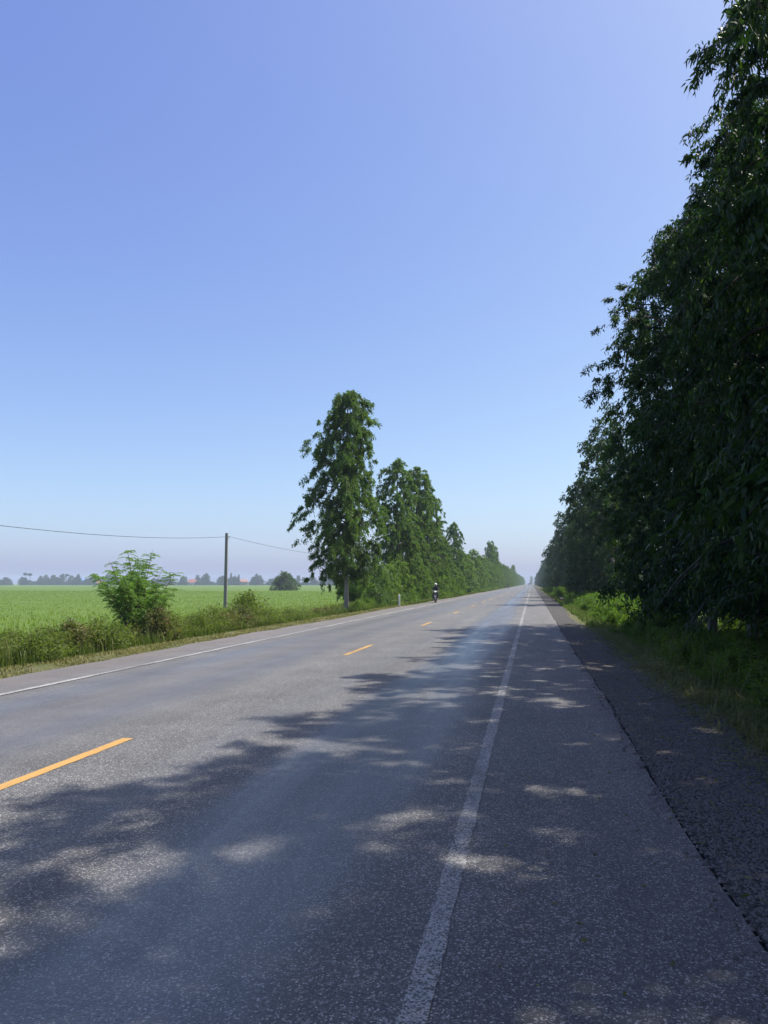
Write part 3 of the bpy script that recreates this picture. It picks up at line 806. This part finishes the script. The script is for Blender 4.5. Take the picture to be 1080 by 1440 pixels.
x, y = scatter(16000, -12.5, -9.1, 60, 230, rg, 1.5)
mb.blades(np.stack([x, y, terrain_z(x) - .02], 1), rg.uniform(.1, .45, len(x)), rg.uniform(.03, .06, len(x)), rg, .6)
x, y = scatter(16000, 2.2, 6, 68, 230, rg, 1.5)
mb.blades(np.stack([x, y, terrain_z(x) - .02], 1), rg.uniform(.1, .45, len(x)), rg.uniform(.03, .06, len(x)), rg, .6)
build(mb, 'verge_grass', M['grass'], kind='stuff')
# long stalks with seed heads and dry stems at the near right verge
mb = MB()
x = rg.uniform(2.6, 5.2, 900); y = rg.uniform(4, 22, 900)
mb.blades(np.stack([x, y, terrain_z(x) - .02], 1), rg.uniform(.5, 1.1, 900), rg.uniform(.006, .012, 900), rg, .45)
x = rg.uniform(-13.6, -10.8, 900); y = rg.uniform(9, 46, 900)
mb.blades(np.stack([x, y, terrain_z(x) - .02], 1), rg.uniform(.7, 1.35, 900), rg.uniform(.008, .016, 900), rg, .3)
build(mb, 'dry_stalks', M['dry_grass'], kind='stuff')
mb = MB()
x, y = scatter(15000, 1.75, 3.1, 2.5, 30, rg, 1.35)
mb.blades(np.stack([x, y, terrain_z(x) + .005], 1), rg.uniform(.05, .22, len(x)) * np.clip((x - 1.5) / .6, .3, 1.2), rg.uniform(.005, .011, len(x)), rg, 1.3)
for q in range(70):                                        # runners trailing out of the grass
    a = rg.uniform(2.6, 3.14 + .5); x0, y0 = rg.uniform(2.2, 3.2), 3 + 22 * rg.uniform(0, 1) ** 1.4
    u = np.linspace(0, 1, 7); L = rg.uniform(.4, 1.1)
    px_ = x0 + np.cos(a) * L * u + .06 * np.sin(u * 9 + q); py_ = y0 + np.sin(a) * L * u * 1.3 + .07 * np.cos(u * 7 + q)
    mb.tube(np.stack([px_, py_, terrain_z(px_) + .03 + .12 * np.sin(u * 3.1) * rg.uniform(.2, 1)], 1), .0035, 3, False)
build(mb, 'straw', M['dry_grass'], kind='stuff')
# standing rice blades in the near part of the field
mb = MB()
nr = 150000
d = 15.2 + 150 * rg.uniform(0, 1, nr) ** 2.0
x = -d; y = 4 + 210 * rg.uniform(0, 1, nr) ** 1.5
mb.blades(np.stack([x, y, np.full(nr, -.74)], 1), rg.uniform(.25, .5, nr) * np.clip(1.15 - (d + y) / 160, .5, 1), .014 + .0004 * (d + y), rg, .3)
build(mb, 'rice', M['rice'], kind='stuff')
# fallen leaves and straw on the shoulder
mb = MB()
n = 2600
y = 2 + 30 * rg.uniform(0, 1, n) ** 1.3; x = np.where(rg.uniform(0, 1, n) < .75, rg.normal(1.95, .35, n), rg.uniform(-.2, 2, n))
zz = np.where(x < .93, .006, np.interp(x, [.96, 1.3, 1.7, 2.05, 2.3], [.004, -.008, -.02, -.04, -.05]))
mb.leaves(np.stack([x, y, zz], 1), rg.normal(0, 1, (n, 3)) * np.array([1, 1, .12]), np.where(x < .9, .5, 1) * rg.uniform(.03, .11, n), rg.uniform(.005, .016, n), rg, False, 0)
build(mb, 'fallen_leaves', M['dry_grass'], kind='stuff')

# ------------------------------------------------------------------ utility line
def pole(x, y, label):
    z = tz(x)
    o = thing('utility_pole', label, 'utility pole', (x, y, z), .1)
    mb = MB(); mb.box((0, 0, 3.2), (.30, .26, 7.6), 0, .72)
    build(mb, 'post', M['concrete'], o)
    mb = MB(); mb.tube([(.09, 0, 6.5), (.22, 0, 6.5), (.22, 0, 6.6)], .018, 6)
    br = build(mb, 'bracket', M['steel'], o)
    mb = MB(); mb.lathe([(.0, .0), (.04, .0), (.055, .03), (.035, .06), (.055, .09), (.035, .12), (.0, .13)], 10, c=(.22, 0, 6.58))
    build(mb, 'insulator', M['porcelain'], br, True)
    return np.array([x + .22, y, z + 6.68])
p0 = pole(-28.2, 9.0, 'grey concrete utility pole beyond the left picture edge, carrying the near wire')
p1 = pole(-27.6, 66.8, 'grey concrete utility pole at the edge of the rice field, left of the tall tree')
p2 = pole(-27.4, 124.0, 'grey concrete utility pole behind the trees of the left row')
def wire(a, b, sag, label):
    s = np.linspace(0, 1, 40)
    P = a + (b - a) * s[:, None]; P[:, 2] -= 4 * sag * s * (1 - s)
    mb = MB(); mb.tube(P, .016, 5)
    tag(build(mb, 'overhead_wire', M['cable']), label, 'wire')
wire(p0, p1, 1.25, 'thin black wire crossing the sky from the left edge to the utility pole')
wire(p1, p2, .55, 'thin black wire running from the utility pole to behind the tall tree')

# ------------------------------------------------------------------ roadside markers
o = thing('marker_post', 'white concrete marker post on the left verge in front of the feathery bush', 'marker post', (-9.35, 54.5, tz(-9.35)))
mb = MB(); mb.box((0, 0, .33), (.13, .13, 1.0), 0, .92); build(mb, 'post', M['marker_white'], o)
mb = MB(); mb.box((0, 0, .86), (.118, .118, .06), 0, .5); build(mb, 'cap', M['marker_white'], o)
o = thing('kilometre_stone', 'small white-topped red stone marker on the right verge before the shadow band', 'milestone', (2.55, 69.5, tz(2.55)))
mb = MB(); mb.box((0, 0, .12), (.30, .18, .44)); build(mb, 'base', M['marker_red'], o)
mb = MB()
th = np.linspace(0, math.pi, 9)
arc = np.stack([.14 * np.cos(th), .14 * np.sin(th)], 1)
V = [(a, -.08, .342 + b) for a, b in arc] + [(a, .08, .342 + b) for a, b in arc]
mb.add(V, [list(range(9))], [list(range(17, 8, -1))], [[i + 1, i, i + 9, i + 10] for i in range(8)], [[0, 8, 17, 9]])
build(mb, 'head', M['marker_white'], o)

# ------------------------------------------------------------------ motorcycles and riders
def make_bike(label, loc, rz, cowl, group=None):
    o = thing('motorcycle', label, 'motorcycle', loc, rz, group)        # faces -Y
    for yy in (-.62, .62):
        w = MB(); w.lathe([(.215, -.035), (.26, -.045), (.285, -.02), (.285, .02), (.26, .045), (.215, .035)], 22, 'x', (0, yy, .285))
        wh = build(w, 'front_wheel' if yy < 0 else 'rear_wheel', M['rubber'], o, True)
        r_ = MB(); r_.lathe([(.217, -.03), (.20, -.02), (.20, .02), (.217, .03)], 22, 'x', (0, yy, .285))
        for q in range(8):
            a = q * math.pi / 4
            r_.tube([(0, yy, .285), (0, yy + .2 * math.cos(a), .285 + .2 * math.sin(a))], .008, 4)
        r_.lathe([(.0, -.05), (.04, -.05), (.04, .05), (.0, .05)], 10, 'x', (0, yy, .285))
        build(r_, 'rim', M['steel'], wh)
    f = MB()
    for sx in (-1, 1): f.tube([(sx * .075, -.62, .285), (sx * .075, -.46, .78)], .022, 8)
    build(f, 'fork', M['steel'], o)
    f = MB()
    th = np.linspace(R(20), R(150), 9)
    for a, b in zip(th[:-1], th[1:]):
        f.box((0, -.62 - .315 * math.cos((a + b) / 2) * -1 * -1, .285 + .315 * math.sin((a + b) / 2)), (.11, .12, .02))
    build(f, 'front_fender', M[cowl], o)
    f = MB()                                                           # leg shield: tall flared panel behind the fork
    prof = [(.36, .10), (.45, .20), (.60, .23), (.78, .20), (.92, .15), (1.0, .09)]
    V = [(sx * w, -.36 - .22 * (z - .36) + dy + .10 * (w / .23) ** 2 * .6, z) for dy in (0, .035) for z, w in prof for sx in (-1, -.4, .4, 1)]
    F = []
    for s in range(2):
        for i in range(5):
            for j in range(3):
                q = s * 24 + i * 4 + j
                F.append([q, q + 1, q + 5, q + 4] if s == 0 else [q, q + 4, q + 5, q + 1])
    for i in range(5):
        F += [[i * 4, i * 4 + 4, i * 4 + 28, i * 4 + 24], [i * 4 + 3, i * 4 + 27, i * 4 + 31, i * 4 + 7]]
    f.add(V, F); build(f, 'leg_shield', M['bike_dark'], o)
    f = MB(); f.ball((0, -.50, .97), (.13, .11, .095), 14, 8); cw = build(f, 'handlebar_cowl', M[cowl], o, True)
    f = MB(); f.ball((0, -.585, .965), (.085, .04, .062), 12, 7); build(f, 'headlight', M['lamp_glass'], cw, True)
    f = MB(); f.tube([(-.34, -.36, 1.03), (-.2, -.44, 1.02), (0, -.46, .99), (.2, -.44, 1.02), (.34, -.36, 1.03)], .014, 7)
    hb = build(f, 'handlebar', M['steel'], o)
    for sx in (-1, 1):
        f = MB(); f.tube([(sx * .24, -.42, 1.03), (sx * .30, -.44, 1.17)], .006, 5); f.ball((sx * .32, -.44, 1.20), (.055, .012, .038), 10, 6)
        build(f, 'mirror', M['bike_dark'], hb)
    f = MB()
    f.tube([(0, -.34, .62), (0, -.1, .40), (0, .2, .42), (0, .45, .58), (0, .70, .68)], [.06, .07, .09, .10, .05], 10)
    f.box((0, .05, .33), (.24, .34, .20)); build(f, 'body', M['bike_dark'], o, True)
    f = MB(); f.tube([(0, -.02, .70), (0, .2, .735), (0, .5, .765), (0, .68, .78)], [.07, .125, .12, .07], 12); build(f, 'seat', M['vinyl'], o, True)
    f = MB(); f.tube([(.14, .1, .30), (.15, .45, .30), (.15, .85, .36)], [.022, .04, .045], 9); build(f, 'exhaust', M['steel'], o)
    f = MB(); f.box((0, .10, .255), (.60, .05, .03)); build(f, 'footrest', M['bike_dark'], o)
    return o

def make_rider(label, loc, rz, jacket, helmet, group=None):
    # skeleton: one vertex per joint with a radius, grown into one body surface
    J = {'pelvis': ((0, .26, .86), .15), 'belly': ((0, .24, 1.02), .145), 'chest': ((0, .19, 1.24), .16), 'neck': ((0, .16, 1.42), .06), 'head': ((0, .13, 1.55), .10), 'crown': ((0, .14, 1.63), .08)}
    E = [('pelvis', 'belly'), ('belly', 'chest'), ('chest', 'neck'), ('neck', 'head'), ('head', 'crown')]
    for sx, s in ((-1, 'r'), (1, 'l')):
        J.update({'sh' + s: ((sx * .19, .18, 1.33), .075), 'el' + s: ((sx * .33, -.04, 1.12), .052), 'wr' + s: ((sx * .31, -.29, 1.05), .036), 'ha' + s: ((sx * .30, -.37, 1.045), .042),
                  'hi' + s: ((sx * .10, .22, .85), .115), 'kn' + s: ((sx * .19, -.20, .73), .078), 'an' + s: ((sx * .19, .02, .35), .050), 'fo' + s: ((sx * .20, -.12, .305), .045)})
        E += [('chest', 'sh' + s), ('sh' + s, 'el' + s), ('el' + s, 'wr' + s), ('wr' + s, 'ha' + s), ('pelvis', 'hi' + s), ('hi' + s, 'kn' + s), ('kn' + s, 'an' + s), ('an' + s, 'fo' + s)]
    names = list(J); me = bpy.data.meshes.new('person')
    me.from_pydata([J[q][0] for q in names], [(names.index(a), names.index(b)) for a, b in E], [])
    me.materials.append(M[jacket])
    o = bpy.data.objects.new('person', me); COL.objects.link(o)
    o.location = loc; o.rotation_euler = (0, 0, rz)
    o.modifiers.new('skin', 'SKIN')
    sv = me.skin_vertices[0].data
    for i, q in enumerate(names):
        r = J[q][1]; sv[i].radius = (r, r * (.78 if q in ('belly', 'chest', 'pelvis') else 1.0))
    sv[0].use_root = True
    ss = o.modifiers.new('smooth', 'SUBSURF'); ss.levels = 2; ss.render_levels = 2
    tag(o, label, 'person', group)
    f = MB(); f.ball((0, .125, 1.555), (.086, .10, .115), 14, 10)
    f.ball((0, .015, 1.545), (.016, .022, .022), 8, 5)                  # nose
    for sx in (-1, 1):
        f.ball((sx * .088, .135, 1.55), (.012, .024, .034), 8, 5)       # ears
        f.ball((sx * .034, .034, 1.57), (.014, .008, .009), 8, 5)       # eyes
    f.ball((0, .03, 1.497), (.028, .008, .008), 8, 5)                   # mouth
    face = build(f, 'face', M['skin'], o, True)
    f = MB(); f.lathe([(.0, .165), (.06, .155), (.105, .115), (.130, .05), (.133, -.01), (.125, -.045), (.118, -.02)], 18, c=(0, .145, 1.585))
    hl = build(f, 'helmet', M[helmet], o, True)
    f = MB(); f.ball((0, .028, 1.60), (.10, .022, .032), 14, 7); build(f, 'visor', M['visor'], hl, True)
    f = MB()
    for sx in (-1, 1):
        f.tube([(sx * .105, .20, .875), (sx * .19, -.19, .735), (sx * .192, -.235, .70)], [.128, .094, .09], 12)
        f.tube([(sx * .19, -.20, .745), (sx * .19, -.06, .52), (sx * .19, .03, .36)], [.094, .080, .070], 12)
    build(f, 'trousers', M['trouser_dark'], o, True)
    for sx in (-1, 1):
        f = MB(); f.ball((sx * .20, -.08, .30), (.055, .14, .05), 12, 7); build(f, 'shoe', M['shoe'], o, True)
        f = MB(); f.ball((sx * .30, -.375, 1.04), (.040, .05, .036), 10, 6)
        for q in range(4): f.tube([(sx * (.275 + .018 * q), -.40, 1.062), (sx * (.275 + .018 * q), -.43, 1.04), (sx * (.275 + .018 * q), -.415, 1.005), (sx * (.275 + .018 * q), -.38, 1.0)], .009, 6)
        f.tube([(sx * .268, -.37, 1.03), (sx * .262, -.39, 1.0), (sx * .266, -.415, 1.0)], .010, 6)
        build(f, 'hand', M['skin'], o, True)
    return o
spots = [(-7.85, 63.6, .05, 'bike_white', 'jacket_black', 'helmet_white',
          'motorcycle with a white front cowl ridden on the left shoulder past the marker post', 'rider in a black jacket and white helmet on the white-fronted motorcycle'),
         (-7.4, 247, 0., 'bike_dark', 'jacket_black', 'helmet_dark',
          'dark motorcycle far down the road, nearer its centre than the other distant one', 'distant rider in dark clothes on the motorcycle nearer the road centre'),
         (-9.0, 268, 0., 'bike_dark', 'shirt_olive', 'helmet_dark',
          'dark motorcycle far down the road at the very edge of the left verge', 'distant rider in an olive shirt on the motorcycle at the edge of the left verge')]
for x, y, rz, cowl, jk, hl, lb, lr in spots:
    z = 0.0 if x > -8.7 else tz(x)
    for o in (make_bike(lb, (x, y, z), rz, cowl), make_rider(lr, (x, y, z), rz, jk, hl)): o.scale = (.92,) * 3

# distant light van on the right lane
o = thing('van', 'tiny pale van far down the right lane in the haze', 'van', (-2.2, 640, 0))
f = MB(); f.box((0, 0, 1.15), (1.8, 4.4, 1.5), 0, .94); f.box((0, -.1, 1.98), (1.62, 3.9, .18), 0, .92); build(f, 'body', M['bike_white'], o)
f = MB(); f.box((0, -2.22, 1.5), (1.4, .04, .5)); build(f, 'rear_window', M['dark_open'], o)
for sx in (-1, 1):
    for yy in (-1.4, 1.4):
        f = MB(); f.lathe([(0, -.1), (.3, -.1), (.32, -.05), (.32, .05), (.3, .1), (0, .1)], 16, 'x', (sx * .82, yy, .32)); build(f, 'wheel', M['rubber'], o)
    f = MB(); f.box((sx * .75, -2.22, .95), (.16, .05, .3)); build(f, 'tail_light', M['marker_red'], o)

# ------------------------------------------------------------------ far side of the rice field
FAR = [tree_meshes(141 + i, 10, 4.6, .04, [(0, .8), (.2, 1), (.5, .95), (.8, .7), (1, .25)], 40, 8, 12, (.75, .42), M['leaf_far'], M['bark_dark'], False, .25, up=.5, droop_dir=.2, spread=.3) for i in range(3)]
FARC = [tree_meshes(151, 15, 2.6, .04, [(0, .7), (.3, 1), (.6, .75), (.85, .4), (1, .08)], 40, 7, 12, (.75, .36), M['leaf_far'], M['bark_dark'], False, .2)]
rf = random.Random(12)
for i in range(280):
    x = -980 + 960 * (i + rf.uniform(-.5, .5)) / 280
    y = 930 + rf.uniform(-45, 60) + 0.06 * (x + 400)
    s = rf.uniform(.6, 1.2) if rf.random() < .75 else rf.uniform(1.2, 1.65)
    place_tree(FAR[rf.randrange(3)], x, y, s, rf.uniform(.8, 1.6), rf.uniform(0, 6.28), 'distant_tree', 'bluish rounded tree in the line along the far edge of the rice field', group='trees along the far edge of the field', z=-.8)
for i in range(110):       # low bushes closing the foot of the tree line
    x = -900 + 870 * (i + rf.uniform(-.5, .5)) / 110
    place_tree(FAR[rf.randrange(3)], x, 955 + rf.uniform(-30, 50), rf.uniform(.35, .6), rf.uniform(1.0, 1.7), rf.uniform(0, 6.28), 'distant_bush', 'low hazy bush at the foot of the far tree line', 'bush', 'bushes along the far edge of the field', z=-.8)
for x, s, lab in [(-367, 1.15, 'tall pointed tree in the far tree line left of the utility pole'), (-362, .9, 'second pointed tree beside the tall pointed one in the far tree line'), (-357, 1.0, 'third pointed tree of the far cluster left of the utility pole'), (-449, 1.15, 'narrow dark tree rising behind the red-roofed house on the far field edge')]:
    place_tree(FARC[0], x, 905, s, 1.0, rf.uniform(0, 6.28), 'distant_tree', lab, z=-.8)
for i in range(40):        # the field edge on the other side of the road
    place_tree(FAR[i % 3], 160 + i * 22 + rf.uniform(-8, 8), 900 + rf.uniform(-40, 60), rf.uniform(.8, 1.4), rf.uniform(.9, 1.3), rf.uniform(0, 6.28), 'distant_tree', 'tree in the line beyond the field right of the road', group='trees beyond the right field', z=-.8)

# sugar palms
def palm_meshes(seed):
    rng = np.random.default_rng(seed)
    tr, cr = MB(), MB()
    s = np.linspace(0, 1, 8)
    tr.tube(np.stack([.5 * s ** 2, 0 * s, -.5 + 15.5 * s], 1), .26 - .08 * s, 8)
    c0 = np.array([.5, 0, 15.2])
    for i in range(46):
        d = unit(rng.normal(0, 1, 3) + np.array([0, 0, .15])); st = c0 + d * 1.3
        tr.tube([c0, st], .03, 3, False)
        side = unit(np.cross(d, rng.normal(0, 1, 3)))
        a = np.linspace(-1.5, 1.5, 11)
        D = np.cos(a)[:, None] * d + np.sin(a)[:, None] * side
        cr.leaves(np.repeat(st[None], 11, 0), D, 1.25, .28, rng, False, .12)
    return tr.mesh('trunk', M['bark_dark'], True), cr.mesh('crown', M['leaf_far'])
pm = palm_meshes(3)
for x, y, s, rz, lab in [(-650, 900, .95, 0, 'left sugar palm of the close pair above the far tree line'),
                         (-644, 902, .92, 2.4, 'right sugar palm of the close pair above the far tree line'),
                         (-590, 900, .85, 1.2, 'single sugar palm above the far tree line, right of the palm pair')]:
    place_tree(pm, x, y, s, 1.25, rz, 'sugar_palm', lab, 'palm', z=-.8)

def house(x, y, w, d, h, wall, roof, rh, label, stilts=False):
    o = thing('house', label, 'house', (x, y, -.8), rf.uniform(.2, .5))
    zb = 2.2 if stilts else 0
    f = MB(); f.box((0, 0, zb + h / 2), (w, d, h)); build(f, 'wall', M[wall], o)
    f = MB(); e = .5; z0 = zb + h + .02
    V = [(-w / 2 - e, -d / 2 - e, z0 - .1), (w / 2 + e, -d / 2 - e, z0 - .1), (w / 2 + e, d / 2 + e, z0 - .1), (-w / 2 - e, d / 2 + e, z0 - .1), (-w / 2 + w * .18, 0, z0 + rh), (w / 2 - w * .18, 0, z0 + rh)]
    f.add(V, [[0, 3, 2, 1]], [[0, 1, 5, 4], [2, 3, 4, 5]], [[1, 2, 5], [3, 0, 4]]); build(f, 'roof', M[roof], o)
    for q in range(3):
        xx = (q - 1) * w * .3
        f = MB()
        if q == 1: f.box((xx, -d / 2 - .01, zb + 1.05), (1.0, .1, 2.1)); build(f, 'door', M['dark_open'], o)
        else: f.box((xx, -d / 2 - .01, zb + h * .55), (1.2, .1, 1.2)); build(f, 'window', M['dark_open'], o)
    if stilts:
        for sx in (-1, 0, 1):
            for sy in (-1, 1):
                f = MB(); f.box((sx * w * .42, sy * d * .4, zb / 2), (.3, .3, zb)); build(f, 'stilt', M['concrete'], o)
    return o
def gx(px): # direction of a far house seen from the road, as x per y
    return {105: -.630, 131: -.600, 262: -.462, 335: -.388, 428: -.300, 300: -.42, 116: -.615}[px]
yh = 918
house(gx(105) * yh, yh, 11, 8, 4.2, 'wall_blue', 'roof_blue', 3.2, 'tall blue house with a blue roof at the far edge of the rice field', True)
house(gx(116) * yh - 1, yh - 4, 3.2, 4, 5.5, 'wall_white', 'roof_grey', 1.0, 'narrow white house beside the tall blue house on the far field edge')
house(gx(131) * yh, yh, 15, 8, 3.0, 'wall_cream', 'roof_red', 2.6, 'low house with a reddish roof right of the blue house')
house(gx(262) * yh, yh, 12, 8, 3.6, 'wall_white', 'roof_red', 4.2, 'white house with a high red roof half hidden in the far trees')
house(gx(335) * yh, yh, 13, 8, 4.6, 'wall_cream', 'roof_orange', 3.0, 'house with an orange roof just right of the utility pole')
house(gx(428) * yh, yh, 18, 8, 3.4, 'wall_blue', 'roof_grey', 2.2, 'long bluish house left of the tall conical tree, beyond the field')

# ------------------------------------------------------------------ haze
hz = MB()
x0, x1, y0, y1, z0, z1 = -2700, 2700, -400, 2800, -1.9, 30
hz.box(((x0 + x1) / 2, (y0 + y1) / 2, (z0 + z1) / 2), (x1 - x0, y1 - y0, z1 - z0))
hm = bpy.data.materials.new('air'); hm.use_nodes = True
t = NT(hm); t.n.clear()
pv = t.node('ShaderNodeVolumePrincipled', None, Color=(0.72, 0.85, 1.0, 1), Density=0.00036)
ov = t.n.new('ShaderNodeOutputMaterial'); t.l.new(pv.outputs[0], ov.inputs['Volume'])
build(hz, 'haze', hm, kind='stuff')
